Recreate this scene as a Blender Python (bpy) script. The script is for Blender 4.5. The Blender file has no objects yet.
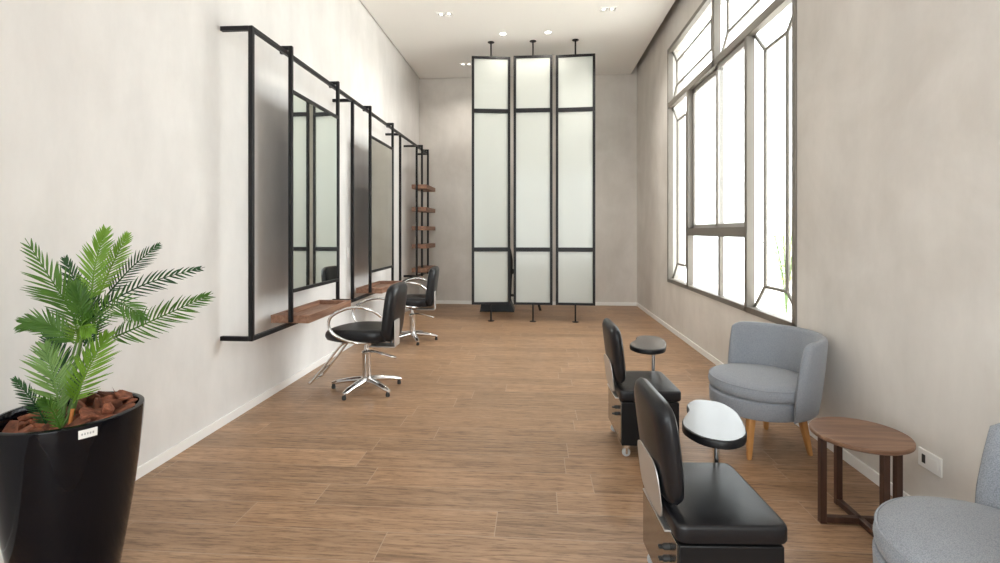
import bpy, bmesh, math, random
from mathutils import Vector, Matrix
C = bpy.context.scene.collection
SC = bpy.context.scene
R = math.radians
random.seed(11)

# ------------------------------------------------------------------ materials
def mat(name, col, rough=.5, metal=0, spec=.5, coat=0, sheen=0):
    m = bpy.data.materials.new(name); m.use_nodes = True
    b = m.node_tree.nodes['Principled BSDF']
    b.inputs['Base Color'].default_value = (*col, 1)
    b.inputs['Roughness'].default_value = rough
    b.inputs['Metallic'].default_value = metal
    b.inputs['Specular IOR Level'].default_value = spec
    b.inputs['Coat Weight'].default_value = coat
    b.inputs['Coat Roughness'].default_value = .08
    b.inputs['Sheen Weight'].default_value = sheen
    return m
def N(m, t, **kw):
    n = m.node_tree.nodes.new(t)
    for k, v in kw.items():
        if k in n.inputs: n.inputs[k].default_value = v
        else: setattr(n, k, v)
    return n
def L(m, a, b): m.node_tree.links.new(a, b)
def bsdf(m): return m.node_tree.nodes['Principled BSDF']
def coords(m, scale=(1, 1, 1), rot=(0, 0, 0)):
    tc = N(m, 'ShaderNodeTexCoord'); mp = N(m, 'ShaderNodeMapping')
    mp.inputs['Scale'].default_value = scale; mp.inputs['Rotation'].default_value = rot
    L(m, tc.outputs['Object'], mp.inputs['Vector']); return mp.outputs['Vector']
def noise(m, vec, scale, detail=4, rough=.55, dist=0):
    n = N(m, 'ShaderNodeTexNoise'); n.inputs['Scale'].default_value = scale
    n.inputs['Detail'].default_value = detail; n.inputs['Roughness'].default_value = rough
    n.inputs['Distortion'].default_value = dist
    L(m, vec, n.inputs['Vector']); return n.outputs['Fac']
def ramp(m, fac, stops):
    r = N(m, 'ShaderNodeValToRGB'); e = r.color_ramp.elements
    while len(e) < len(stops): e.new(.5)
    for i, (p, c) in enumerate(stops): e[i].position = p; e[i].color = (*c, 1)
    L(m, fac, r.inputs['Fac']); return r.outputs['Color']
def bump(m, fac, strength, dist=.01):
    b = N(m, 'ShaderNodeBump'); b.inputs['Strength'].default_value = strength
    b.inputs['Distance'].default_value = dist
    L(m, fac, b.inputs['Height']); L(m, b.outputs['Normal'], bsdf(m).inputs['Normal'])
def mixc(m, fac, a, b, mode='MIX'):
    x = N(m, 'ShaderNodeMix', data_type='RGBA', blend_type=mode)
    if isinstance(fac, float): x.inputs['Factor'].default_value = fac
    else: L(m, fac, x.inputs['Factor'])
    for s, v in ((6, a), (7, b)):
        if isinstance(v, tuple): x.inputs[s].default_value = (*v, 1)
        else: L(m, v, x.inputs[s])
    return x.outputs[2]

def plaster(name, dark, light):
    m = mat(name, light, .75, spec=.3)
    v = coords(m); a = noise(m, v, 1.3, 6, .6, .6); v2 = coords(m, (1, 1, .35)); b = noise(m, v2, 3.2, 5, .65)
    c = ramp(m, a, [(.3, dark), (.72, light)])
    d = ramp(m, b, [(.32, (.90, .90, .90)), (.68, (1, 1, 1))])
    L(m, mixc(m, 1.0, c, d, 'MULTIPLY'), bsdf(m).inputs['Base Color'])
    bump(m, noise(m, v, 28, 5), .05, .01); return m
def wood(name, c1, c2, c3, axis='x', rough=.4, sc=1, coat=0):
    m = mat(name, c2, rough, coat=coat)
    s = {'x': (1.2, 14, 14), 'y': (14, 1.2, 14), 'z': (14, 14, 1.2)}[axis]
    v = coords(m, tuple(q * sc for q in s))
    a = noise(m, v, 1.6, 6, .62, .5)
    L(m, ramp(m, a, [(.28, c1), (.5, c2), (.72, c3)]), bsdf(m).inputs['Base Color'])
    bump(m, a, .06, .004); return m
M = {}
M['wall'] = plaster('cement_plaster', (.63, .59, .545), (.75, .715, .675))
M['wall_l'] = plaster('lit_plaster', (.735, .715, .695), (.80, .785, .77))  # same plaster as the other walls, lightened for the window light on it
M['ceil'] = mat('ceiling_paint', (.86, .845, .82), .8, spec=.2)
M['gap'] = mat('shadow_gap', (.30, .25, .21), .9)
M['white'] = mat('white_paint', (.86, .85, .83), .45)
M['plastic'] = mat('white_plastic', (.85, .84, .82), .35)
M['black_steel'] = mat('black_steel', (.008, .0075, .009), .42, spec=.3)
M['chrome'] = mat('chrome', (.78, .78, .78), .12, 1)
M['steel'] = mat('brushed_steel', (.62, .61, .60), .42, .85)
M['polished'] = mat('polished_steel', (.42, .39, .36), .22, 1)
M['alu'] = mat('grey_aluminium', (.21, .19, .165), .45, .35)
M['sash'] = mat('light_aluminium', (.40, .385, .36), .45, .2)
M['lead'] = mat('lead_line', (.20, .185, .16), .5, .3)
M['black_gloss'] = mat('black_gloss', (.005, .005, .007), .07, spec=.2)
M['black_lam'] = mat('black_laminate', (.008, .008, .009), .38, spec=.3)
M['rubber'] = mat('black_rubber', (.02, .02, .02), .6)
M['dark_soil'] = mat('dark_soil', (.03, .018, .012), .95)
M['mirror'] = mat('mirror_silver', (.83, .87, .84), .015, 1)
M['grey_print'] = mat('grey_print', (.42, .42, .42), .6)
M['table_top'] = mat('dark_laminate', (.045, .047, .052), .28, spec=1, coat=1)
bsdf(M['table_top']).inputs['Coat Roughness'].default_value = .25
m = M['vinyl'] = mat('black_vinyl', (.010, .010, .012), .33, spec=.36)
v = coords(m); n = N(m, 'ShaderNodeTexVoronoi'); n.inputs['Scale'].default_value = 240; L(m, v, n.inputs['Vector']); bump(m, n.outputs['Distance'], .12, .002)
m = M['fabric'] = mat('grey_wool', (.27, .29, .325), .9, spec=.2, sheen=.25)
v = coords(m); w = N(m, 'ShaderNodeTexVoronoi'); w.inputs['Scale'].default_value = 300; L(m, v, w.inputs['Vector'])
L(m, ramp(m, w.outputs['Distance'], [(.1, (.36, .382, .42)), (.75, (.225, .241, .272))]), bsdf(m).inputs['Base Color']); bump(m, w.outputs['Distance'], .35, .003)
M['oak'] = wood('oak_leg', (.40, .18, .055), (.52, .25, .08), (.60, .31, .11), 'z', .45)
M['walnut'] = wood('walnut', (.115, .055, .03), (.20, .105, .062), (.30, .175, .11), 'x', .42, 1.1)
M['walnut_dark'] = wood('walnut_dark', (.035, .014, .009), (.058, .025, .015), (.085, .04, .025), 'z', .4)
M['tray'] = wood('brown_wood', (.16, .075, .042), (.28, .145, .09), (.38, .225, .15), 'y', .5, 1.2)
m = M['bark'] = mat('pine_bark', (.15, .05, .025), .85)
v = coords(m, (30, 30, 60)); a = noise(m, v, 1, 5); oi = N(m, 'ShaderNodeObjectInfo')
c1 = ramp(m, a, [(.3, (.06, .018, .009)), (.7, (.32, .11, .055))])
hs = N(m, 'ShaderNodeHueSaturation'); mr = N(m, 'ShaderNodeMapRange'); mr.inputs['To Min'].default_value = .6; mr.inputs['To Max'].default_value = 1.5
L(m, oi.outputs['Random'], mr.inputs['Value']); L(m, mr.outputs['Result'], hs.inputs['Value']); L(m, c1, hs.inputs['Color']); L(m, hs.outputs['Color'], bsdf(m).inputs['Base Color']); bump(m, a, .6, .01)
def leafmat(name, c1, c2):
    m = mat(name, c1, .38, spec=.4); v = coords(m); a = noise(m, v, 9, 2)
    L(m, ramp(m, a, [(.35, c1), (.65, c2)]), bsdf(m).inputs['Base Color'])
    t = N(m, 'ShaderNodeBsdfTranslucent'); t.inputs['Color'].default_value = (c2[0], c2[1], c2[2] * .6, 1)
    x = N(m, 'ShaderNodeMixShader'); x.inputs['Fac'].default_value = .28
    out = m.node_tree.nodes['Material Output']
    L(m, bsdf(m).outputs[0], x.inputs[1]); L(m, t.outputs[0], x.inputs[2]); L(m, x.outputs[0], out.inputs['Surface']); return m
LEAF = [leafmat('leaf_deep', (.012, .05, .018), (.032, .105, .03)), leafmat('leaf_mid', (.05, .135, .022), (.10, .22, .035)),
        leafmat('leaf_bright', (.14, .29, .03), (.22, .40, .055)), leafmat('leaf_pale', (.15, .28, .075), (.23, .38, .12))]
M['stem'] = mat('palm_stem', (.10, .19, .04), .5)
M['orange'] = mat('dry_stem', (.62, .22, .05), .6)
# floor: wood-look planks running across the room
m = M['floor'] = mat('wood_look_planks', (.35, .21, .12), .34)
v = coords(m)
br = N(m, 'ShaderNodeTexBrick'); br.offset = 0
br.inputs['Scale'].default_value = 1; br.inputs['Brick Width'].default_value = 1.2; br.inputs['Row Height'].default_value = .2
br.inputs['Mortar Size'].default_value = .0018; br.inputs['Mortar Smooth'].default_value = .1; br.inputs['Bias'].default_value = 0
br.inputs['Color1'].default_value = (0, 0, 0, 1); br.inputs['Color2'].default_value = (1, 1, 1, 1); br.inputs['Mortar'].default_value = (.5, .5, .5, 1)
sx = N(m, 'ShaderNodeSeparateXYZ'); L(m, v, sx.inputs[0])
def mth(op, a, b=None):
    n = N(m, 'ShaderNodeMath', operation=op)
    for i, q_ in enumerate((a, b)):
        if q_ is None: continue
        if isinstance(q_, (int, float)): n.inputs[i].default_value = q_
        else: L(m, q_, n.inputs[i])
    return n.outputs[0]
row = mth('FLOOR', mth('DIVIDE', sx.outputs[1], .2))
shift = mth('MULTIPLY', mth('FRACT', mth('MULTIPLY', mth('SINE', mth('MULTIPLY', row, 12.9898)), 437.5)), 1.2)
cx_ = N(m, 'ShaderNodeCombineXYZ'); L(m, mth('ADD', sx.outputs[0], shift), cx_.inputs[0]); L(m, sx.outputs[1], cx_.inputs[1])
L(m, cx_.outputs[0], br.inputs['Vector'])
# grain is shifted plank by plank
off = N(m, 'ShaderNodeVectorMath', operation='MULTIPLY_ADD'); L(m, br.outputs['Color'], off.inputs[0]); off.inputs[1].default_value = (7, 3, 0); L(m, v, off.inputs[2])
mp = N(m, 'ShaderNodeMapping'); mp.inputs['Scale'].default_value = (1.5, 22, 1); L(m, off.outputs[0], mp.inputs['Vector'])
g = noise(m, mp.outputs['Vector'], 1.4, 7, .68, .7)
mp2 = N(m, 'ShaderNodeMapping'); mp2.inputs['Scale'].default_value = (9, 90, 1); L(m, off.outputs[0], mp2.inputs['Vector'])
g2 = noise(m, mp2.outputs['Vector'], 1.0, 4, .7)
FLOOR_A, FLOOR_B, FLOOR_C = (.205, .112, .057), (.36, .218, .124), (.49, .32, .20)
c = ramp(m, g, [(.28, FLOOR_A), (.5, FLOOR_B), (.74, FLOOR_C)])
c = mixc(m, 1.0, c, ramp(m, br.outputs['Color'], [(0, (.84, .83, .82)), (1, (1.10, 1.08, 1.06))]), 'MULTIPLY')
c = mixc(m, 1.0, c, ramp(m, g2, [(.36, (.56, .53, .50)), (.52, (1.02, 1.02, 1.02))]), 'MULTIPLY')
c = mixc(m, br.outputs['Fac'], c, (.43, .31, .22))
L(m, c, bsdf(m).inputs['Base Color'])
rr = N(m, 'ShaderNodeMapRange'); rr.inputs['To Min'].default_value = .30; rr.inputs['To Max'].default_value = .48
L(m, g, rr.inputs['Value']); L(m, rr.outputs['Result'], bsdf(m).inputs['Roughness'])
bump(m, g2, .05, .003)
# glasses
def thin_glass(name, tint, refl):
    m = bpy.data.materials.new(name); m.use_nodes = True; nt = m.node_tree; nt.nodes.clear()
    o = N(m, 'ShaderNodeOutputMaterial'); t = N(m, 'ShaderNodeBsdfTransparent'); t.inputs['Color'].default_value = (*tint, 1)
    gl = N(m, 'ShaderNodeBsdfGlossy'); gl.inputs['Roughness'].default_value = .02
    fr = N(m, 'ShaderNodeFresnel'); fr.inputs['IOR'].default_value = 1.45
    x = N(m, 'ShaderNodeMixShader'); mm = N(m, 'ShaderNodeMath', operation='MULTIPLY'); mm.inputs[1].default_value = refl
    L(m, fr.outputs[0], mm.inputs[0]); L(m, mm.outputs[0], x.inputs[0]); L(m, t.outputs[0], x.inputs[1]); L(m, gl.outputs[0], x.inputs[2]); L(m, x.outputs[0], o.inputs['Surface'])
    return m
M['glass'] = thin_glass('clear_glass', (.97, .98, .97), .6)
m = M['frost'] = mat('frosted_glass', (.64, .66, .63), .12, spec=.5)
t = N(m, 'ShaderNodeBsdfTranslucent'); t.inputs['Color'].default_value = (.74, .765, .735, 1)
x = N(m, 'ShaderNodeMixShader'); x.inputs['Fac'].default_value = .42
L(m, bsdf(m).outputs[0], x.inputs[1]); L(m, t.outputs[0], x.inputs[2]); L(m, x.outputs[0], m.node_tree.nodes['Material Output'].inputs['Surface'])
m = M['lamp'] = mat('lamp_disc', (1, .97, .9), .4); bsdf(m).inputs['Emission Color'].default_value = (1, .95, .86, 1); bsdf(m).inputs['Emission Strength'].default_value = 12
m = M['lamp_soft'] = mat('soft_lamp', (1, .97, .9), .4); bsdf(m).inputs['Emission Color'].default_value = (1, .95, .86, 1); bsdf(m).inputs['Emission Strength'].default_value = 3
M['paving'] = mat('pale_paving', (.62, .60, .56), .8)
M['street_wall'] = mat('outdoor_render', (.78, .75, .69), .8)

# ------------------------------------------------------------------ mesh helpers
class MB:
    def __init__(self): self.bm = bmesh.new()
    def box(self, x0, x1, y0, y1, z0, z1, rz=0, about=None):
        r = bmesh.ops.create_cube(self.bm, size=1)
        bmesh.ops.scale(self.bm, vec=(x1 - x0, y1 - y0, z1 - z0), verts=r['verts'])
        c = Vector(((x0 + x1) / 2, (y0 + y1) / 2, (z0 + z1) / 2))
        bmesh.ops.translate(self.bm, vec=c, verts=r['verts'])
        if rz: bmesh.ops.rotate(self.bm, cent=about or c, matrix=Matrix.Rotation(rz, 3, 'Z'), verts=r['verts'])
        return self
    def loft(self, rings, closed=False, caps=True):
        V = [[self.bm.verts.new(p) for p in r] for r in rings]; n = len(V[0]); k = len(V)
        for i in range(k if closed else k - 1):
            a, b = V[i], V[(i + 1) % k]
            for j in range(n): self.bm.faces.new((a[j], a[(j + 1) % n], b[(j + 1) % n], b[j]))
        if caps and not closed: self.bm.faces.new(V[0][::-1]); self.bm.faces.new(V[-1])
        return self
    def tube(self, pts, r, seg=10, closed=False, square=False, aspect=1):
        P = [Vector(p) for p in pts]; n = len(P); rings = []; up = None
        for i in range(n):
            a = P[(i - 1) % n] if (closed or i) else P[0]; b = P[(i + 1) % n] if (closed or i < n - 1) else P[-1]
            t = (b - a).normalized()
            if up is None: up = Vector((0, 0, 1)) if abs(t.z) < .9 else Vector((1, 0, 0))
            u = (up - t * up.dot(t)).normalized(); w = t.cross(u); up = u
            rr = r[i] if isinstance(r, (list, tuple)) else r
            rings.append([P[i] + (u * math.sin(2 * math.pi * j / seg) * aspect + w * math.cos(2 * math.pi * j / seg)) * rr for j in range(seg)])
        return self.loft(rings, closed)
    def lathe(self, prof, seg=40, c=(0, 0)):
        rings = [[(c[0] + r * math.cos(2 * math.pi * j / seg), c[1] + r * math.sin(2 * math.pi * j / seg), z) for j in range(seg)] for r, z in prof]
        return self.loft(rings)
    def prism(self, outline, z0, z1, edge=0):
        if edge:
            cx = sum(p[0] for p in outline) / len(outline); cy = sum(p[1] for p in outline) / len(outline)
            def ins(e): 
                out = []
                for x, y in outline:
                    d = math.hypot(x - cx, y - cy) or 1; out.append((cx + (x - cx) * (1 - e / d), cy + (y - cy) * (1 - e / d)))
                return out
            lv = [(edge, z0), (edge * .3, z0 + edge * .3), (0, z0 + edge), (0, z1 - edge), (edge * .3, z1 - edge * .3), (edge, z1)]
            return self.loft([[(x, y, z) for x, y in ins(e)] for e, z in lv])
        return self.loft([[(x, y, z0) for x, y in outline], [(x, y, z1) for x, y in outline]])
    def xf(self, mtx): bmesh.ops.transform(self.bm, matrix=mtx, verts=self.bm.verts); return self
    def make(self, name, mt, parent=None, bevel=0, seg=2, sub=0, smooth=40):
        bmesh.ops.recalc_face_normals(self.bm, faces=self.bm.faces)
        me = bpy.data.meshes.new(name); self.bm.to_mesh(me); self.bm.free()
        for p in me.polygons: p.use_smooth = True
        me.set_sharp_from_angle(angle=R(smooth))
        me.materials.append(mt); o = bpy.data.objects.new(name, me); C.objects.link(o)
        if parent: o.parent = parent
        if bevel:
            b = o.modifiers.new('bevel', 'BEVEL'); b.width = bevel; b.segments = seg; b.limit_method = 'ANGLE'; b.angle_limit = R(40)
            b.harden_normals = False
        if sub:
            s = o.modifiers.new('sub', 'SUBSURF'); s.levels = sub; s.render_levels = sub
        return o
def box(*a): return MB().box(*a)
def tag(o, label, cat, group=None):
    o['label'] = label; o['category'] = cat
    if group: o['group'] = group
    return o
def thing(name, label, cat, loc=(0, 0, 0), rz=0, group=None):
    o = bpy.data.objects.new(name, None); o.empty_display_size = .1; C.objects.link(o)
    o.location = loc; o.rotation_euler = (0, 0, rz); return tag(o, label, cat, group)
def struct(name, mb, mt, parent=None, bevel=0):
    o = mb.make(name, mt, parent, bevel)
    if not parent: o['kind'] = 'structure'
    return o
def dup(root, loc, rz, label):
    r = root.copy(); C.objects.link(r); r.location = loc; r.rotation_euler = (0, 0, rz); r['label'] = label
    def rec(a, b):
        for ch in a.children:
            c = ch.copy(); C.objects.link(c); c.parent = b; rec(ch, c)
    rec(root, r); return r
def spline(pts, n=24, closed=False):
    P = [Vector(p) for p in pts]; out = []; k = len(P)
    for i in range(k if closed else k - 1):
        g = lambda j: P[j % k] if closed else P[min(max(j, 0), k - 1)]
        p0, p1, p2, p3 = g(i - 1), g(i), g(i + 1), g(i + 2)
        m_ = max(2, n // k)
        for s in range(m_):
            t = s / m_
            out.append(.5 * ((2 * p1) + (p2 - p0) * t + (2 * p0 - 5 * p1 + 4 * p2 - p3) * t * t + (3 * p1 - p0 - 3 * p2 + p3) * t ** 3))
    if not closed: out.append(P[-1])
    return out

# ------------------------------------------------------------------ room shell
XL, XR, YB, YF, ZC, ZT = -2.17, 1.82, 9.18, -3.6, 4.18, 4.42
struct('floor', box(XL - .2, XR + .25, YF - .2, YB + .2, -.12, 0), M['floor'])
LY0, LY1, LZ0, LZ1 = -3.2, -.3, .4, 3.8     # left-wall window added behind the camera to brighten the right wall
w = MB(); w.box(XL - .2, XL, YF - .2, LY0, 0, ZT).box(XL - .2, XL, LY1, YB + .2, 0, ZT).box(XL - .2, XL, LY0, LY1, 0, LZ0).box(XL - .2, XL, LY0, LY1, LZ1, ZT)
struct('wall_left', w, M['wall_l'])
wl = bpy.data.objects.new('window_added_left', None); C.objects.link(wl); wl['kind'] = 'structure'
q = MB()
for a, b, c_, d in ((LY0, LY0 + .05, LZ0, LZ1), (LY1 - .05, LY1, LZ0, LZ1), (LY0, LY1, LZ0, LZ0 + .05), (LY0, LY1, LZ1 - .05, LZ1), (LY0, LY1, 2.9, 2.96), (-1.78, -1.72, LZ0, 2.9)): q.box(XL - .12, XL - .05, a, b, c_, d)
q.make('window_frame', M['alu'], wl)
for a, b, c_, d in ((LY0 + .05, -1.78, LZ0 + .05, 2.9), (-1.72, LY1 - .05, LZ0 + .05, 2.9), (LY0 + .05, LY1 - .05, 2.96, LZ1 - .05)): box(XL - .088, XL - .082, a, b, c_, d).make('pane', M['glass'], wl)
struct('wall_back', box(XL, XR, YB, YB + .2, 0, ZT), M['wall'])
WY0, WY1, WZ0, WZ1 = 3.635, 7.06, .65, 3.85
TH = .22
w = MB(); y0, y1 = YF - .2, YB + .2
w.box(XR, XR + TH, y0, WY0, 0, ZT).box(XR, XR + TH, WY1, y1, 0, ZT).box(XR, XR + TH, WY0, WY1, 0, WZ0).box(XR, XR + TH, WY0, WY1, WZ1, ZT)
struct('wall_right', w, M['wall'])
struct('ceiling', box(XL + .018, XR - .115, YF, YB - .015, ZC, ZC + .09), M['ceil'])
struct('trim_1', box(XL, XR, YF - .2, YB, ZT - .02, ZT + .12), M['gap'])
struct('baseboard_left', box(XL, XL + .014, YF, YB, 0, .062), M['white'], bevel=.003)
struct('baseboard_back', box(XL + .014, XR - .014, YB - .014, YB, 0, .062), M['white'], bevel=.003)
struct('baseboard_right', box(XR - .014, XR, YF, YB, 0, .062), M['white'], bevel=.003)
# front wall behind the camera; its wide glazing is made up to let light in
FX0, FX1, FZ1 = -1.45, 1.2, 3.6
f = MB(); f.box(XL, FX0, YF - .2, YF, 0, ZT).box(FX1, XR, YF - .2, YF, 0, ZT).box(FX0, FX1, YF - .2, YF, FZ1, ZT)
struct('wall_front', f, M['wall'])
wf = thing('window_added_front', '', ''); del wf['label'], wf['category']; wf['kind'] = 'structure'
q = MB()
FM = (FX0 + FX1) / 2
for a, b, c_, d in ((FX0, FX0 + .06, 0, FZ1), (FX1 - .06, FX1, 0, FZ1), (FM - .03, FM + .03, 0, FZ1), (FX0, FX1, 0, .06), (FX0, FX1, FZ1 - .06, FZ1), (FX0, FX1, 2.4, 2.46)):
    q.box(a, b, YF - .13, YF - .07, c_, d)
q.make('window_frame', M['alu'], wf)
for a, b in ((FX0 + .06, FM - .03), (FM + .03, FX1 - .06)):
    for c_, d in ((.06, 2.4), (2.46, FZ1 - .06)): box(a, b, YF - .103, YF - .097, c_, d).make('pane', M['glass'], wf)

# window in the right wall: casement frame, sliding sashes in the middle, leaded lights around
win = thing('window_1', '', ''); del win['label'], win['category']; win['kind'] = 'structure'
X0, X1 = XR - .012, XR + .058
YA, YM, YN = 6.15, 5.27, 4.47         # upright bars, far to near
ZTR = 3.03                            # transom
fr = MB(); t = .05
fr.box(X0, X1, WY0, WY0 + t, WZ0, WZ1).box(X0, X1, WY1 - t, WY1, WZ0, WZ1)
fr.box(X0, X1, WY0, WY1, WZ0, WZ0 + t).box(X0, X1, WY0, WY1, WZ1 - t, WZ1)
fr.box(X0, X1, WY0, WY1, ZTR, ZTR + .075)
fr.box(X0, X1, YA - .03, YA + .03, WZ0, ZTR).box(X0, X1, YN - .026, YN + .026, WZ0, ZTR)
fr.box(X0, X1, YM - .03, YM + .03, ZTR, WZ1)
fr.box(X0, X1, YN, YA, 1.295, 1.385)
fr.make('window_frame', M['alu'], win, .003)
sl = MB()   # sash frames
for a, b, xo in ((YN + .03, 5.26, .012), (5.20, YA - .03, .045)):
    xa, xb = XR + xo, XR + xo + .03
    sl.box(xa, xb, a, a + .06, 1.385, ZTR).box(xa, xb, b - .06, b, 1.385, ZTR).box(xa, xb, a, b, 1.385, 1.425).box(xa, xb, a, b, ZTR - .05, ZTR)
sl.make('sash', M['sash'], win, .003)
box(XR + .02, XR + .06, 5.17, 5.215, WZ0 + t, 1.295).make('mullion', M['alu'], win, .003)
XG = XR + .055
def pane(a, b, c_, d, x=XG): box(x - .003, x + .003, a, b, c_, d).make('pane', M['glass'], win)
pane(YN + .07, 5.21, 1.42, ZTR - .05, XR + .027); pane(5.245, YA - .07, 1.42, ZTR - .05, XR + .06)
pane(YN + .03, 5.17, WZ0 + t, 1.295); pane(5.215, YA - .03, WZ0 + t, 1.295)
def leaded(a, b, c_, d, i):
    pane(a, b, c_, d); o = MB(); x = XG; s = .014
    ring = [(x, a + i, c_ + i), (x, b - i, c_ + i), (x, b - i, d - i), (x, a + i, d - i)]
    out = [(x, a, c_), (x, b, c_), (x, b, d), (x, a, d)]
    for k in range(4):
        o.tube([ring[k], ring[(k + 1) % 4]], s, 6); o.tube([out[k], ring[k]], s, 6)
    o.make('lead_line', M['lead'], win)
leaded(WY0 + t, YN - .03, WZ0 + t, ZTR, .195)
leaded(YA + .03, WY1 - t, WZ0 + t, ZTR, .215)
leaded(YM + .03, WY1 - t, ZTR + .075, WZ1 - t, .19)
leaded(WY0 + t, YM - .03, ZTR + .075, WZ1 - t, .19)

# outside
o = struct('ground', box(XR + TH + .03, 14, -8, 16, -.5, -.3), M['paving'])
o = struct('wall_outside', box(7.6, 7.8, -8, 16, -.3, 2.0), M['street_wall'])

# ------------------------------------------------------------------ steel rack with mirrors
BS = M['black_steel']
XF = -1.954; h = .0155
rack = thing('wall_rack', 'long black steel rack of rails and uprights along the left wall', 'rack', (XF, 6.1, .61))
rx, ry, rz_ = rack.location
def rl(mb): return mb.xf(Matrix.Translation((-rx, -ry, -rz_)))
Z0, Z1, Y0, Y1 = .608, 2.745, 3.31, 8.95
rl(box(XF - h, XF + h, Y0 + h, Y1 - h, Z1 - h, Z1 + h)).make('top_rail', BS, rack, .003)
rl(box(XF - h, XF + h, Y0 + h, Y1 - h, Z0 - h, Z0 + h)).make('bottom_rail', BS, rack, .003)
for y in (3.31, 5.21, 7.09, 8.09, 8.95):
    rl(box(XF - h, XF + h, y - h, y + h, Z0 - h, Z1 + h)).make('upright', BS, rack, .003)
    for z in (Z0, Z1):
        a = MB().box(XL, XF - h, y - h, y + h, z - h, z + h)
        rl(a).make('wall_arm', BS, rack, .002)
XM = -1.912; k = .015
def hook_frame(name, label, cat, ya, yb, zb, group=None):
    r = thing(name, label, cat, (XM, (ya + yb) / 2, zb), 0, group)
    r_l = lambda mb: mb.xf(Matrix.Translation((-XM, -(ya + yb) / 2, -zb)))
    for y in (ya, yb):
        r_l(box(XM - k, XM + k, y - k, y + k, zb, 2.795)).make('upright', BS, r, .003)
        r_l(MB().box(XM - .085, XM - k, y - k, y + k, 2.765, 2.795).box(XM - .085, XM - .062, y - k, y + k, 2.735, 2.765)).make('hook', BS, r, .003)
    return r, r_l
MIR = [('wall_mirror', 'tall rectangular mirror hung on the rack, nearer the camera, reflecting the glass screens', 3.782, 4.71),
       ('wall_mirror', 'tall rectangular mirror hung on the rack farther away, beside the shelf column', 5.655, 6.565)]
for nm, lb, ya, yb in MIR:
    r, r_l = hook_frame(nm, lb, 'mirror', ya, yb, .636)
    for z in (2.444, .879): r_l(box(XM - k, XM + k, ya + k, yb - k, z - .014, z + .014)).make('crossbar', BS, r, .002)
    r_l(box(XM - .004, XM + .004, ya + k, yb - k, .893, 2.43)).make('mirror_glass', M['mirror'], r)
    r_l(box(XM - .012, XM - .005, ya + k, yb - k, .893, 2.43)).make('backing', M['rubber'], r)
for nm, lb, ya, yb in (('wooden_tray_shelf', 'brown wooden tray shelf with raised rim under the nearer mirror', 3.80, 4.692), ('wooden_tray_shelf', 'brown wooden tray shelf with raised rim under the farther mirror', 5.675, 6.545)):
    r = thing(nm, lb, 'shelf', (-1.93, (ya + yb) / 2, .6255)); d = (yb - ya) / 2
    box(-.155, .155, -d, d, 0, .026).make('base', M['tray'], r, .002)
    q = MB(); q.box(-.155, -.13, -d, d, .026, .062).box(.13, .155, -d, d, .026, .062).box(-.13, .13, -d, -d + .16, .026, .062).box(-.13, .13, d - .05, d, .026, .062)
    q.make('rim', M['tray'], r)
r, r_l = hook_frame('hanging_shelf_unit', 'column of small brown wooden shelves at the far end of the black rack', 'shelf unit', 8.29, 8.75, .59)
for z in (2.085, 1.71, 1.395, 1.095, .70):
    r_l(box(-2.05, -1.80, 8.14, 8.86, z - .035, z + .035)).make('shelf_board', M['tray'], r, .004)

# ------------------------------------------------------------------ pivoting frosted glass screens
def screen(label, x, y, rz):
    r = thing('glass_screen', label, 'screen', (x, y, 0), rz, 'frosted glass screens standing in a row')
    z0, z1, hw, t, d = .252, 3.96, .289, .019, .02
    q = MB().box(-hw, -hw + 2 * t, -d, d, z0, z1).box(hw - 2 * t, hw, -d, d, z0, z1)
    q.box(-hw + 2 * t, hw - 2 * t, -d, d, z0, z0 + .036).box(-hw + 2 * t, hw - 2 * t, -d, d, z1 - .036, z1)
    q.make('frame', BS, r, .003)
    for z in (1.075, 3.145): box(-hw + 2 * t, hw - 2 * t, -d, d, z - .031, z + .031).make('crossbar', BS, r, .003)
    for a, b in ((z0 + .036, 1.044), (1.106, 3.114), (3.176, z1 - .036)):
        box(-hw + 2 * t, hw - 2 * t, -.004, .004, a, b).make('glass_pane', M['frost'], r)
    for a, b, fz in ((0, z0, 0), (z1, ZC, ZC - .012)):
        q = MB().lathe([(.012, a), (.012, b)], 14)
        q.lathe([(.045, fz), (.05, fz + .004), (.05, fz + .008), (.042, fz + .012)], 24); q.make('pivot_rod', BS, r)
screen('leftmost of three tall frosted glass screens, turned slightly to the left', -.672, 7.46, R(8.5))
screen('middle one of three tall frosted glass screens', -.045, 7.46, R(0))
screen('rightmost of three tall frosted glass screens, nearest the window', .582, 7.46, R(-3.5))
# wash unit behind them
r = thing('wash_unit', 'black low salon equipment standing on the floor behind the left glass screen', 'salon equipment', (-.66, 8.5, 0))
q = MB().loft([[(-.28, -.20, .0), (.30, -.20, .0), (.30, .2, 0), (-.28, .2, 0)], [(-.27, -.19, .03), (.29, -.19, .03), (.29, .19, .03), (-.27, .19, .03)], [(-.25, -.17, .19), (.22, -.17, .19), (.22, .17, .19), (-.25, .17, .19)]])
q.make('base', M['black_lam'], r, .006)
MB().tube(spline([(.20, -.05, .15), (.22, -.05, .5), (.235, -.05, .85), (.19, -.05, 1.08)], 16), .035, 10).make('column', M['black_lam'], r)
MB().tube([(.17, -.05, .62), (.26, -.07, .66), (.29, -.07, .70)], .035, 8).make('arm', M['black_lam'], r)
MB().tube(spline([(.20, 0, .26), (.50, .0, .24), (.66, 0, .20), (.735, 0, .0)], 16), .022, 8).make('footrest', M['black_lam'], r)

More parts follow.
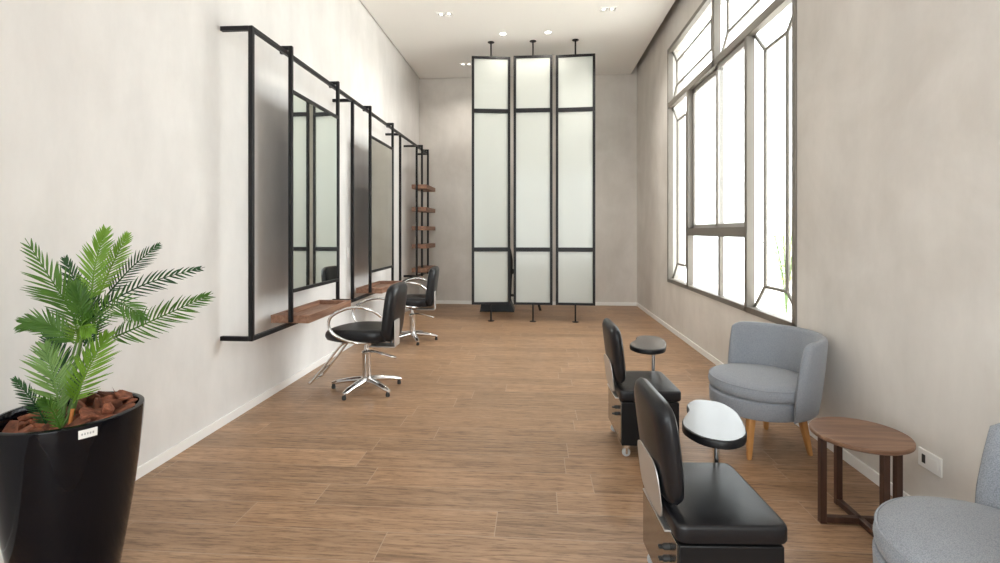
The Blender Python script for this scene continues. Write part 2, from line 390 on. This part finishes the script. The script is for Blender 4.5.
# ------------------------------------------------------------------ ceiling lights, outlets
def downlight(x, y, lamp, label):
    r = thing('downlight', label, 'ceiling light', (x, y, ZC - .006), 0, 'small recessed ceiling lights')
    if lamp:
        MB().lathe([(.05, .006), (.058, .003), (.058, 0), (.045, -.003), (.04, 0), (.04, .006)], 28).make('bezel', M['white'], r)
        MB().lathe([(.04, .0045), (.04, .0015), (.02, 0)], 24).make('lamp', M['lamp'], r)
    else:
        q = MB().box(-.105, .105, -.058, -.048, -.006, .006).box(-.105, .105, .048, .058, -.006, .006)
        for a in (-.105, -.005, .095): q.box(a, a + .01, -.048, .048, -.006, .006)
        q.make('bezel', M['white'], r)
        for a in (-.05, .05): 
            MB().lathe([(.047, .005), (.04, .0), (.03, .003), (.022, .0045)], 20, (a, 0)).make('reflector', M['steel'], r)
            MB().lathe([(.021, .0035), (.021, .0015), (.012, .0005)], 16, (a, 0)).make('lamp', M['lamp_soft'], r)
downlight(-.472, 7.149, 1, 'left one of two small lit round spotlights in the ceiling')
downlight(.17, 7.141, 1, 'right one of two small lit round spotlights in the ceiling')
downlight(-1.184, 6.452, 0, 'twin square ceiling light near the left wall, forward of the screens')
downlight(.915, 6.456, 0, 'twin square ceiling light on the right, nearest the window')
downlight(-1.183, 8.41, 0, 'twin square ceiling light in the far left corner by the screens')
def outlet(x, y, z, label, side, w=.13, hgt=.085, dark=True):
    r = thing('wall_outlet', label, 'outlet', (x, y, z), 0 if side < 0 else math.pi)
    box(0, .01, -w / 2, w / 2, -hgt / 2, hgt / 2).make('plate', M['plastic'], r, .003)
    if dark:
        box(.0095, .012, .012, .05, -.02, .02).make('blank_insert', M['white'], r, .001)
        box(.0095, .0125, -.042, -.022, -.02, .02).make('socket', M['rubber'], r, .002)
    else: box(.0095, .013, -.018, .018, -.03, .03).make('rocker', M['white'], r, .002)
outlet(XR, 2.445, .285, 'white outlet plate with a dark socket low on the right wall', 1, .135, .085)
bpy.data.objects['wall_outlet'].rotation_euler = (0, 0, math.pi)
outlet(XL, 5.64, 1.10, 'small white wall plate between the nearer mirror and the next upright', -1, .075, .12, False)
outlet(XL, 6.52, 1.19, 'small white wall plate beside the farther mirror', -1, .075, .12, False)

# ------------------------------------------------------------------ hydraulic salon chairs (face -x)
def superellipse(a, b, p, seg=44):
    out = []
    for j in range(seg):
        t = 2 * math.pi * j / seg; c_, s_ = math.cos(t), math.sin(t)
        out.append((a * math.copysign(abs(c_) ** (2 / p), c_), b * math.copysign(abs(s_) ** (2 / p), s_)))
    return out
def pillow(a, b, z0, z1, p=4, e=.03, dome=.012):
    """cushion: rounded outline with rounded edges and a slightly domed top"""
    lv = [(e, z0), (e * .3, z0 + e * .3), (0, z0 + e), (0, z1 - e), (e * .12, z1 - e * .5), (e * .45, z1 - e * .12), (e, z1)]
    rings = [[(x, y, z) for x, y in superellipse(a - i, b - i, p)] for i, z in lv]
    for f in (.7, .35, .05): rings.append([(x, y, z1 + dome * (1 - f * f)) for x, y in superellipse((a - e) * f, (b - e) * f, p)])
    return rings

sc_ = thing('salon_chair', 'black vinyl hydraulic salon chair with chrome star base, nearer the camera', 'chair', (-1.44, 4.17, 0), 0, 'hydraulic salon chairs in front of the mirrors')
CH = M['chrome']
q = MB().lathe([(.05, .055), (.055, .075), (.052, .10), (.036, .115)], 24)
A0 = 36
for i in range(5):
    a = R(A0 + 72 * i); c_, s_ = math.cos(a), math.sin(a)
    rings = []
    for tt in range(9):
        f = tt / 8; rad = .03 + .275 * f; z = .088 - .03 * f * f - .01 * f; wd = .036 - .012 * f; ht = .026 - .010 * f
        if tt == 8: wd *= .6; ht *= .6
        rings.append([(rad * c_ - wd * u * s_, rad * s_ + wd * u * c_, z + ht * vv) for u, vv in ((math.cos(2 * math.pi * j / 12), math.sin(2 * math.pi * j / 12)) for j in range(12))])
    q.loft(rings)
q.make('star_base', CH, sc_)
for i in range(5):
    a = R(A0 + 72 * i)
    MB().lathe([(.013, 0), (.017, .005), (.017, .018), (.012, .04)], 16, (.29 * math.cos(a), .29 * math.sin(a))).make('foot', M['rubber'], sc_)
MB().lathe([(.037, .105), (.037, .30), (.041, .305), (.041, .325), (.02, .335), (.02, .40)], 28).make('column', CH, sc_)
MB().lathe([(.03, .385), (.05, .40), (.055, .425), (.09, .43)], 24).make('seat_mount', M['rubber'], sc_)
MB().tube(spline([(-.02, -.045, .315), (.08, -.08, .34), (.24, -.12, .315), (.275, -.10, .30), (.255, -.065, .30), (.10, -.02, .325), (.0, .045, .32)], 42), .0085, 8).make('pump_lever', CH, sc_)
# seat: cushion with a drooping, narrowing front edge
rings = pillow(.25, .235, .435, .545, 3.2, .035, .012)
def warp(p):
    x, y, z = p
    if x < -.02:
        f = min(1, (-.02 - x) / .23); y *= 1 - .34 * f * f; x -= .10 * f * (1 - min(1, abs(y) / .25) ** 2); z -= .040 * f ** 3 * (1 if z > .49 else .3)
    return (x, y, z)
MB().loft([[warp(p) for p in r_] for r_ in rings]).make('seat', M['vinyl'], sc_)
# backrest: rounded panel, leaning back a little, hollowed towards the sitter
def back_panel(w, hgt, th, p=3.6):
    lv = [(.03, -th / 2), (.008, -th / 2 + .012), (0, -th / 2 + .03), (0, th / 2 - .03), (.008, th / 2 - .012), (.03, th / 2)]
    rings = []
    for f in (.05, .4, .75): rings.append([(-th / 2 - .008 * (1 - f * f), y, z) for y, z in superellipse((w / 2 - .03) * f, (hgt / 2 - .03) * f, p)])
    for i, x in lv: rings.append([(x, y, z) for y, z in superellipse(w / 2 - i, hgt / 2 - i, p)])
    for f in (.75, .4, .05): rings.append([(th / 2 + .004 * (1 - f * f), y, z) for y, z in superellipse((w / 2 - .03) * f, (hgt / 2 - .03) * f, p)])
    return MB().loft(rings)
bk = back_panel(.45, .48, .085, 4.6)
for v_ in bk.bm.verts: v_.co.x += .35 * v_.co.y ** 2 * -1 + .02
bk.xf(Matrix.Translation((.235, 0, .675)) @ Matrix.Rotation(R(7), 4, 'Y')).make('backrest', M['vinyl'], sc_)
q = MB().box(.276, .282, -.07, .07, .40, .62); q.box(.06, .282, -.07, .07, .40, .406)
q.xf(Matrix.Translation((.012, -.10, 0))).make('back_bracket', M['steel'], sc_, .002)
for s in (-1, 1):
    p = [(.20, .66), (.13, .715), (.03, .74), (-.08, .725), (-.19, .67), (-.22, .60), (-.19, .53), (-.10, .475), (.02, .448), (.10, .435)]
    ys = [.232, .262, .275, .275, .272, .268, .262, .255, .245, .18]
    MB().tube(spline([(a, s * y, b) for (a, b), y in zip(p, ys)], 60), .012, 10).make('armrest', CH, sc_)
q = MB()
for s in (-1, 1): q.tube(spline([(-.10, s * .10, .425), (-.18, s * .10, .40), (-.30, s * .105, .25), (-.43, s * .11, .09), (-.455, s * .11, .075)], 20), .0105, 8)
q.tube([(-.455, -.12, .075), (-.455, .12, .075)], .0105, 8)
q.make('footrest', CH, sc_)
MB().loft([[(-.44, -.11, .10), (-.44, .11, .10), (-.434, .11, .104), (-.434, -.11, .104)], [(-.375, -.105, .175), (-.375, .105, .175), (-.369, .105, .179), (-.369, -.105, .179)]]).make('foot_plate', CH, sc_)
s2 = dup(sc_, (-1.52, 6.08, 0), R(4), 'black vinyl hydraulic salon chair with chrome star base, farther one near the shelf column')
for ch in s2.children:
    if ch.name.split('.')[0] in ('star_base', 'foot'): ch.rotation_euler.z = R(-32)

# ------------------------------------------------------------------ manicure stools (sitter faces +x)
st = thing('manicure_stool', 'black wheeled manicure seat with cabinet base in the foreground, silvery lit tray', 'stool', (.622, 1.88, 0), R(3), 'wheeled manicure seats')
box(-.172, .166, -.218, .218, .075, .332).make('cabinet', M['black_lam'], st, .004)
q = MB().box(-.176, -.172, -.205, .205, .085, .330); q.make('rear_panel', M['polished'], st, .001)
for z in (.275, .235):
    rr_ = MB().lathe([(.011, 0), (.011, .018), (.007, .024)], 14); rr_.box(-.003, .003, -.009, .009, .024, .036)
    rr_.xf(Matrix.Translation((-.176, -.13, z)) @ Matrix.Rotation(R(-90), 4, 'Y')).make('key', M['rubber'], st)
MB().loft(pillow(.183, .228, .340, .402, 14, .013, .004)).make('seat_cushion', M['vinyl'], st)
bk = back_panel(.40, .37, .062, 5)
for v_ in bk.bm.verts:
    v_.co.x += .25 * v_.co.y ** 2
    if v_.co.z < 0: v_.co.y *= 1 + .06 * v_.co.z / .18
bk.xf(Matrix.Translation((-.185, .0, .595)) @ Matrix.Rotation(R(-7), 4, 'Y')).make('backrest', M['vinyl'], st)
o_ = [(y, z) for y, z in superellipse(.135, .10, 4)]
pl = MB().loft([[(-.005, y, z) for y, z in o_], [(0, y, z) for y, z in o_]])
pl.xf(Matrix.Translation((-.206, 0, .452)) @ Matrix.Rotation(R(-7), 4, 'Y'))
pl.box(-.195, -.10, -.14, .14, .330, .336)
pl.make('back_bracket', M['steel'], st, .001)
for sx in (-1, 1):
    for sy in (-1, 1):
        w_ = thing('caster', '', ''); del w_['label'], w_['category']; w_.parent = st; w_.location = (sx * .14, sy * .185, 0)
        MB().lathe([(.012, -.011), (.023, -.009), (.025, 0), (.023, .009), (.012, .011)], 20).xf(Matrix.Translation((0, 0, .025)) @ Matrix.Rotation(R(90), 4, 'X')).make('wheel', M['grey_print'], w_)
        MB().box(-.02, .02, -.016, .016, .055, .0745).box(-.006, .006, -.018, -.013, .02, .06).box(-.006, .006, .013, .018, .02, .06).make('fork', CH, w_)
px_, py_ = .135, .244
MB().lathe([(.013, .30), (.013, .585)], 16, (px_, py_)).make('tray_post', CH, st)
KX = .85
kid = spline([(-.035, .235, 0), (.07, .225, 0), (.128, .13, 0), (.140, 0, 0), (.125, -.13, 0), (.05, -.205, 0), (-.05, -.195, 0), (-.118, -.12, 0), (-.126, -.045, 0), (-.104, .03, 0), (-.088, .09, 0), (-.090, .16, 0)], 72, True)
ka = R(-16); kid = [(p.x * KX * math.cos(ka) - p.y * math.sin(ka) + .066, p.x * KX * math.sin(ka) + p.y * math.cos(ka) + .128) for p in kid]
MB().prism(kid, .582, .612, .006).make('tray_top', M['black_lam'], st)
MB().prism([(.066 + (x - .066) * .955, .128 + (y - .128) * .965) for x, y in kid], .611, .6135).make('tray_surface', M['table_top'], st)
dup(st, (.672, 3.235, 0), R(2), 'black wheeled manicure seat with cabinet base, farther one with a dark tray')

# ------------------------------------------------------------------ tub armchairs (back towards +x)
ar = thing('tub_armchair', 'grey fabric tub armchair with oak legs under the window', 'armchair', (1.41, 3.29, 0), R(12), 'grey tub armchairs along the right wall')
FB = M['fabric']
MB().lathe([(.24, .225), (.285, .235), (.300, .255), (.303, .335), (.295, .345), (.2, .345)], 56).make('seat_base', FB, ar)
prof = [(.2, .344), (.30, .346), (.322, .362), (.328, .385), (.322, .415), (.302, .432), (.25, .441), (.15, .447), (.03, .450)]
cu = MB().lathe(prof, 56)
for v_ in cu.bm.verts:
    if v_.co.x < 0: v_.co.x *= .92
cu.make('seat_cushion', FB, ar)
q = MB().tube([(.3185 * math.cos(a) * (.92 if math.cos(a) < 0 else 1), .3185 * math.sin(a), .4195) for a in [2 * math.pi * j / 64 for j in range(64)]], .005, 6, True)
q.make('piping', FB, ar)
def shell():
    b = MB(); rows = []
    nA, prof = 40, []
    # closed profile (radius, height fraction) from inner bottom, over the rounded top, down the outside
    P_ = [(.300, .245), (.305, .40), (.318, .52), (.335, .62), (.348, .69), (.356, .708), (.370, .714), (.384, .706), (.390, .685), (.384, .60), (.372, .48), (.358, .36), (.340, .262), (.320, .243)]
    for i in range(nA + 1):
        u = i / nA * 2 - 1; ring = []
        for rr, z in P_:
            f = max(0, (z - .40) / .31); amax = R(90 - 7 * f ** 1.3)
            e = max(0, (abs(u) - .93) / .07)          # rounding of the two front edges
            mid = .345 + .02 * f; r2 = rr + (mid - rr) * .75 * e * e
            a = amax * u
            z2 = z - (.03 * f * max(0, (abs(u) - .80) / .20) ** 3)
            ring.append((r2 * math.cos(a), r2 * math.sin(a), z2))
        rows.append(ring)
    return b.loft(rows)
shell().make('backrest', FB, ar, smooth=60)
for sx, sy in ((-1, -1), (-1, 1), (1, -1), (1, 1)):
    x0, y0 = sx * .165, sy * .165; x1, y1 = sx * .20, sy * .20
    rings = []
    for f in (0, .06, 1):
        r_ = .012 + .011 * f if f else .010
        x, y, z = x1 + (x0 - x1) * f, y1 + (y0 - y1) * f, .24 * f
        rings.append([(x + r_ * a, y + r_ * b_, z) for a, b_ in superellipse(1, 1, 5, 20)])
    MB().loft(rings).make('leg', M['oak'], ar)
for o_ in ar.children:
    if o_.name != 'leg' and not o_.name.startswith('leg.'):
        for v_ in o_.data.vertices: v_.co.x *= .955; v_.co.y *= .955
dup(ar, (1.332, 1.55, 0), R(-31), 'grey fabric tub armchair cut off by the lower right corner, beside the side table')

# ------------------------------------------------------------------ side table
tb = thing('side_table', 'round walnut side table with crossed base between the two grey armchairs', 'table', (1.49, 2.42, 0), R(0))
MB().lathe([(.18, .398), (.194, .400), (.200, .405), (.200, .417), (.196, .421), (.18, .422)], 64).make('table_top', M['walnut'], tb)
for i in range(4):
    a = R(90 * i); c_, s_ = .166 * math.cos(a), .166 * math.sin(a)
    box(c_ - .014, c_ + .014, s_ - .014, s_ + .014, 0, .398).make('leg', M['walnut_dark'], tb, .002)
for i in range(2):
    q = MB().box(-.152, .152, -.013, .013, .004, .032).xf(Matrix.Rotation(R(90 * i), 4, 'Z'))
    q.make('stretcher', M['walnut_dark'], tb, .002)

# ------------------------------------------------------------------ planter, bark and palm
PX, PY = -1.79, 1.80
pt = thing('planter', 'tall glossy black tapered planter holding the palm in the left foreground', 'planter', (PX, PY, 0))
pr = [(.13, 0), (.150, .004), (.157, .02), (.178, .15), (.201, .30), (.219, .45), (.231, .58), (.236, .65), (.235, .658), (.228, .661), (.218, .661), (.214, .655), (.212, .60), (.21, .57), (.05, .565)]
MB().lathe(pr, 72).make('body', M['black_gloss'], pt, smooth=50)
MB().lathe([(.2095, .572), (.2095, .588), (.15, .598), (.02, .603)], 40).make('soil', M['dark_soil'], pt)
# small maker's plate on the rim side facing the camera
ang = R(-33)
q = MB(); n_ = 6; Rr = .2345
for zz in (0,):
    rings = []
    for i in range(n_ + 1):
        a = ang + R(-6.5 + 13 * i / n_); c_, s_ = math.cos(a), math.sin(a)
        rings.append([(Rr * c_, Rr * s_, .615), ((Rr + .0035) * c_, (Rr + .0035) * s_, .615), ((Rr + .0040) * c_, (Rr + .0040) * s_, .645), ((Rr + .001) * c_, (Rr + .001) * s_, .645)])
    q.loft(rings)
lab = q.make('name_plate', M['plastic'], pt)
q = MB()
for i, w_ in enumerate((1.0, 1.4, 1.1, 1.6, 1.2)):
    a = ang + R(-4.0 + 1.9 * i); c_, s_ = math.cos(a), math.sin(a)
    q.box((Rr + .0036) * c_ - .0012, (Rr + .0036) * c_ + .0012, (Rr + .0036) * s_ - .0022, (Rr + .0036) * s_ + .0022, .627, .634, 0)
q.make('engraving', M['grey_print'], lab)
# bark chips, one object each
rnd = random.Random(5)
def chip_mesh(i):
    b = bmesh.new(); g_ = random.Random(100 + i)
    l, w_, t_ = g_.uniform(.036, .060), g_.uniform(.022, .036), g_.uniform(.008, .017)
    pts = []
    for j in range(18):
        a = g_.uniform(0, 6.283); f = g_.uniform(.75, 1)
        pts.append((l * math.cos(a) * f, w_ * math.sin(a) * f, g_.uniform(-t_, t_)))
    vs = [b.verts.new(p) for p in pts]
    bmesh.ops.convex_hull(b, input=vs)
    for v_ in [v_ for v_ in b.verts if not v_.link_faces]: b.verts.remove(v_)
    bmesh.ops.bevel(b, geom=list(b.edges), offset=.0018, segments=1, affect='EDGES')
    me = bpy.data.meshes.new('bark_chip'); b.to_mesh(me); b.free(); me.materials.append(M['bark']); return me
chips = [chip_mesh(i) for i in range(14)]
placed = []
tries = 0
while len(placed) < 72 and tries < 6000:
    tries += 1
    a = rnd.uniform(0, 6.283); rr_ = .172 * math.sqrt(rnd.random()); x, y = rr_ * math.cos(a), rr_ * math.sin(a)
    lvl = 0 if len(placed) < 28 else (1 if len(placed) < 56 else 2)
    back = (x * .75 + y * .66) / .19
    if lvl == 2 and back < .15: continue
    if any(l == lvl and (x - u) ** 2 + (y - v_) ** 2 < (.042 if lvl < 2 else .044) ** 2 for u, v_, l in placed):
        continue
    placed.append((x, y, lvl))
    o = bpy.data.objects.new('bark_chip', chips[rnd.randrange(14)]); C.objects.link(o)
    tilt = .38 if lvl < 2 else .6
    o.location = (PX + x, PY + y, .606 + .022 * lvl + .024 * max(0, back))
    o.rotation_euler = (rnd.gauss(0, tilt), rnd.gauss(0, tilt), rnd.uniform(0, 6.28))
    tag(o, 'reddish brown bark chip lying in the black planter around the palm', 'bark chip', 'bark chips in the planter')

pm = thing('potted_palm', 'green palm with feathery fronds growing in the black planter', 'plant', (PX, PY, .60))
VIEW = Vector((.70, -.70, .12))
def frond(pts, hw, mi, seed):
    g_ = random.Random(seed); P = spline(pts, 36); q = MB()
    q.tube(P, [.0042 * (1 - .75 * i / (len(P) - 1)) for i in range(len(P))], 6)
    n = 25 if hw > .06 else 19; total = sum((P[i + 1] - P[i]).length for i in range(len(P) - 1))
    for k_ in range(n):
        f = .08 + .82 * k_ / (n - 1); idx = min(len(P) - 2, int(f * (len(P) - 1))); fr_ = f * (len(P) - 1) - idx
        p = P[idx].lerp(P[idx + 1], min(1, fr_)); t_ = (P[idx + 1] - P[idx]).normalized()
        nrm = (VIEW - t_ * VIEW.dot(t_)).normalized(); side = t_.cross(nrm).normalized()
        shape = min(1, .50 + 1.5 * f) * (1 - .62 * max(0, (f - .5) / .4) ** 1.4)
        for s in (-1, 1):
            Ln = hw * 1.40 * shape * g_.uniform(.88, 1.08)
            ang_ = R(47 - 31 * f ** 1.3 + g_.uniform(-4, 4))
            d = (t_ * math.cos(ang_) + side * s * math.sin(ang_) + nrm * g_.uniform(.12, .34)).normalized()
            wv = d.cross(nrm).normalized(); wd = (.0040 if hw > .05 else .0031) * g_.uniform(.85, 1.1)
            prev = None; fold = nrm * .0022
            for st_ in range(6):
                u = st_ / 5; ww = wd * (.55 + 1.2 * u if u < .35 else 1.0 - .9 * ((u - .35) / .65) ** 1.8)
                c_ = p + d * Ln * u - nrm * Ln * .22 * u * u - Vector((0, 0, 1)) * Ln * .10 * u * u
                row = [q.bm.verts.new(c_ + wv * ww + fold), q.bm.verts.new(c_), q.bm.verts.new(c_ - wv * ww + fold)]
                if prev:
                    q.bm.faces.new((prev[0], prev[1], row[1], row[0])); q.bm.faces.new((prev[1], prev[2], row[2], row[1]))
                prev = row
    q.make('frond', LEAF[mi], pm, smooth=80)
FR = [(((0.048, -0.01, 0.335), (0.015, -.01, .45), (-0.01, -0.045, 0.539), (-0.086, -0.09, 0.724)), 0.1, 1),
(((-0.009, 0.076, 0.394), (-0.061, 0.102, 0.502), (-0.14, 0.116, 0.648)), 0.058, 0),
(((0.113, -0.056, 0.389), (0.125, -0.085, 0.479), (0.116, -0.096, 0.564)), 0.054, 1),
(((0.059, 0.03, 0.473), (0.057, 0.05, 0.612), (0.092, 0.063, 0.766)), 0.069, 2),
(((0.024, 0.108, 0.502), (0.06, 0.131, 0.619), (0.117, 0.145, 0.746)), 0.054, 2),
(((0.031, 0.139, 0.49), (0.098, 0.184, 0.599), (0.204, 0.211, 0.699)), 0.05, 0),
(((0.06, 0.061, 0.445), (0.227, 0.113, 0.54), (0.436, 0.158, 0.602)), 0.054, 0),
(((0.125, 0.035, 0.325), (0.335, 0.03, 0.414), (0.566, 0.017, 0.514)), 0.073, 1),
(((0.109, -0.056, 0.393), (0.306, -0.122, 0.49), (0.452, -0.172, 0.437)), 0.065, 1),
(((0.024, -0.062, 0.077), (0.021, -0.083, 0.202), (-0.036, -0.067, 0.333)), 0.089, 3),
(((0.054, -0.04, 0.103), (0.131, -0.055, 0.24), (0.206, -0.049, 0.378)), 0.077, 2),
(((-0.043, 0.053, 0.081), (-0.124, 0.087, 0.205), (-0.19, 0.093, 0.348)), 0.073, 0),
(((-0.005, -0.084, 0.036), (-0.013, -0.125, 0.134), (-0.067, -0.149, 0.23)), 0.038, 0),
(((0.081, -0.118, 0.041), (0.091, -0.158, 0.12), (0.082, -0.189, 0.169)), 0.035, 1)]
FR += [(((0.050, -0.03, 0.325), (-0.01, -0.07, 0.40), (-0.075, -0.11, 0.415)), 0.062, 1),
(((0.062, -0.03, 0.33), (0.13, -0.09, 0.40), (0.215, -0.13, 0.385)), 0.056, 2), (((0.03, 0.03, 0.30), (0.05, 0.05, 0.40), (0.02, 0.07, 0.50)), 0.06, 0)]
for i, (p, hw, mi) in enumerate(FR): frond(p, hw, mi, 40 + i)
ST = [[(0.013, -0.063, 0.0), (-0.01, -0.005, 0.178), (0.042, 0.009, 0.391)], [(0.009, -0.043, 0.0), (0.004, 0.006, 0.194), (0.059, 0.03, 0.473)],
[(0.02, -0.033, 0.0), (0.034, 0.009, 0.194), (0.06, 0.061, 0.445)], [(0.031, -0.042, 0.0), (0.05, 0.01, 0.213), (0.125, 0.035, 0.325)],
[(0.0, -0.05, .0), (-0.005, 0.03, 0.2), (-0.009, 0.076, 0.394)], [(0.01, -0.03, .0), (0.015, 0.05, 0.25), (0.024, 0.108, 0.502)],
[(0.013, -0.063, 0.0), (0.05, -.04, 0.2), (0.113, -0.056, 0.391)], [(0.02, -0.02, .0), (0.02, 0.06, 0.25), (0.031, 0.139, 0.49)],
[(0.038, -0.091, 0.0), (0.026, -0.072, 0.051), (0.024, -0.062, 0.08)], [(0.001, -0.024, 0.0), (-0.03, 0.024, 0.044), (-0.043, 0.053, 0.081)],
[(-.0, -.07, 0), (-.004, -.08, .02), (-0.005, -0.084, 0.036)], [(.06, -.10, 0), (.075, -.112, .02), (0.081, -0.118, 0.041)], [(.03, -.07, 0), (.045, -.05, .06), (.054, -.04, .105)]]
for p in ST: MB().tube(spline(p, 18), .0042, 8).make('stem', M['stem'], pm)
MB().tube(spline([(.07, -.08, 0), (.068, -.065, .045), (.062, -.05, .085)], 10), .006, 8).make('dry_stem', M['orange'], pm)

# ------------------------------------------------------------------ shrubs outside the window
def shrub(x, y, hgt, rad, seed, label):
    g_ = random.Random(seed); r = thing('shrub', label, 'shrub', (x, y, -.3), 0, 'shrubs outside the window')
    q = MB(); lf = MB()
    for i in range(9):
        a = g_.uniform(0, 6.28); e = (rad * .8 * math.cos(a) * g_.random(), rad * .8 * math.sin(a) * g_.random(), hgt * g_.uniform(.6, 1))
        pp = spline([(0, 0, 0), (e[0] * .3, e[1] * .3, e[2] * .5), e], 9); q.tube(pp, .012, 6)
        for j in range(26):
            b = pp[g_.randrange(3, len(pp))] + Vector((g_.gauss(0, .12), g_.gauss(0, .12), g_.gauss(0, .12)))
            d = Vector((g_.gauss(0, 1), g_.gauss(0, 1), g_.gauss(0, .6))).normalized(); w_ = d.orthogonal().normalized() * .022
            vs = [lf.bm.verts.new(b), lf.bm.verts.new(b + d * .04 + w_), lf.bm.verts.new(b + d * .10), lf.bm.verts.new(b + d * .04 - w_)]
            lf.bm.faces.new(vs)
    q.make('branch', M['stem'], r); lf.make('foliage', leafmat('leaf_olive', (.34, .36, .17), (.46, .47, .25)), r)
shrub(4.95, 10.3, 1.9, .6, 3, 'pale shrub outside, seen through the near leaded pane of the window')

# ------------------------------------------------------------------ light
W = bpy.data.worlds.new('World'); SC.world = W; W.use_nodes = True
bg = W.node_tree.nodes['Background']; bg.inputs['Color'].default_value = (.925, .965, 1, 1); bg.inputs['Strength'].default_value = 4.6
def portal(name, loc, rot, sx, sy):
    l = bpy.data.lights.new(name, 'AREA'); l.shape = 'RECTANGLE'; l.size = sx; l.size_y = sy; l.cycles.is_portal = True
    o = bpy.data.objects.new(name, l); C.objects.link(o); o.location = loc; o.rotation_euler = rot
portal('window_portal', (XR + .18, (WY0 + WY1) / 2, (WZ0 + WZ1) / 2), (0, R(90), 0), WZ1 - WZ0, WY1 - WY0)
portal('front_portal', ((FX0 + FX1) / 2, YF - .16, FZ1 / 2), (R(90), 0, 0), FX1 - FX0, FZ1)
portal('left_portal', (XL - .16, (LY0 + LY1) / 2, (LZ0 + LZ1) / 2), (0, R(-90), 0), LZ1 - LZ0, LY1 - LY0)
for x in (-.472, .17):
    l = bpy.data.lights.new('spot', 'SPOT'); l.energy = 13; l.spot_size = R(150); l.spot_blend = .6; l.color = (1, .94, .85); l.shadow_soft_size = .04
    o = bpy.data.objects.new('spot', l); C.objects.link(o); o.location = (x, 7.145, ZC - .02)

sl_ = bpy.data.lights.new('sun', 'SUN'); sl_.energy = 16; sl_.angle = R(1); sl_.color = (1, .98, .95)
so = bpy.data.objects.new('sun', sl_); C.objects.link(so); so.rotation_euler = (R(-42), 0, 0)
for x, y in ((-1.184, 6.452), (.915, 6.456), (-1.183, 8.41)):
    for dx in (-.05, .05):
        l = bpy.data.lights.new('twin_spot', 'SPOT'); l.energy = 30 if x > 0 else 12; l.spot_size = R(140); l.spot_blend = .7; l.color = (1, .95, .88); l.shadow_soft_size = .03
        o = bpy.data.objects.new('twin_spot', l); C.objects.link(o); o.location = (x + dx, y, ZC - .02)
# ------------------------------------------------------------------ camera
cd = bpy.data.cameras.new('Camera'); cam = bpy.data.objects.new('Camera', cd); C.objects.link(cam)
cd.sensor_width = 36; cd.lens = 18.0; cd.shift_y = -.0505; cd.clip_start = .05
cam.location = (0, 0, 1.35); cam.rotation_euler = (R(90), 0, math.atan(36 / 500)); SC.camera = cam
SC.view_settings.view_transform = 'Standard'; SC.view_settings.look = 'None'; SC.view_settings.gamma = 1; SC.view_settings.use_curve_mapping = False
SC.view_settings.exposure = 0.92
SC.cycles.max_bounces = 12; SC.cycles.diffuse_bounces = 8; SC.cycles.transparent_max_bounces = 16
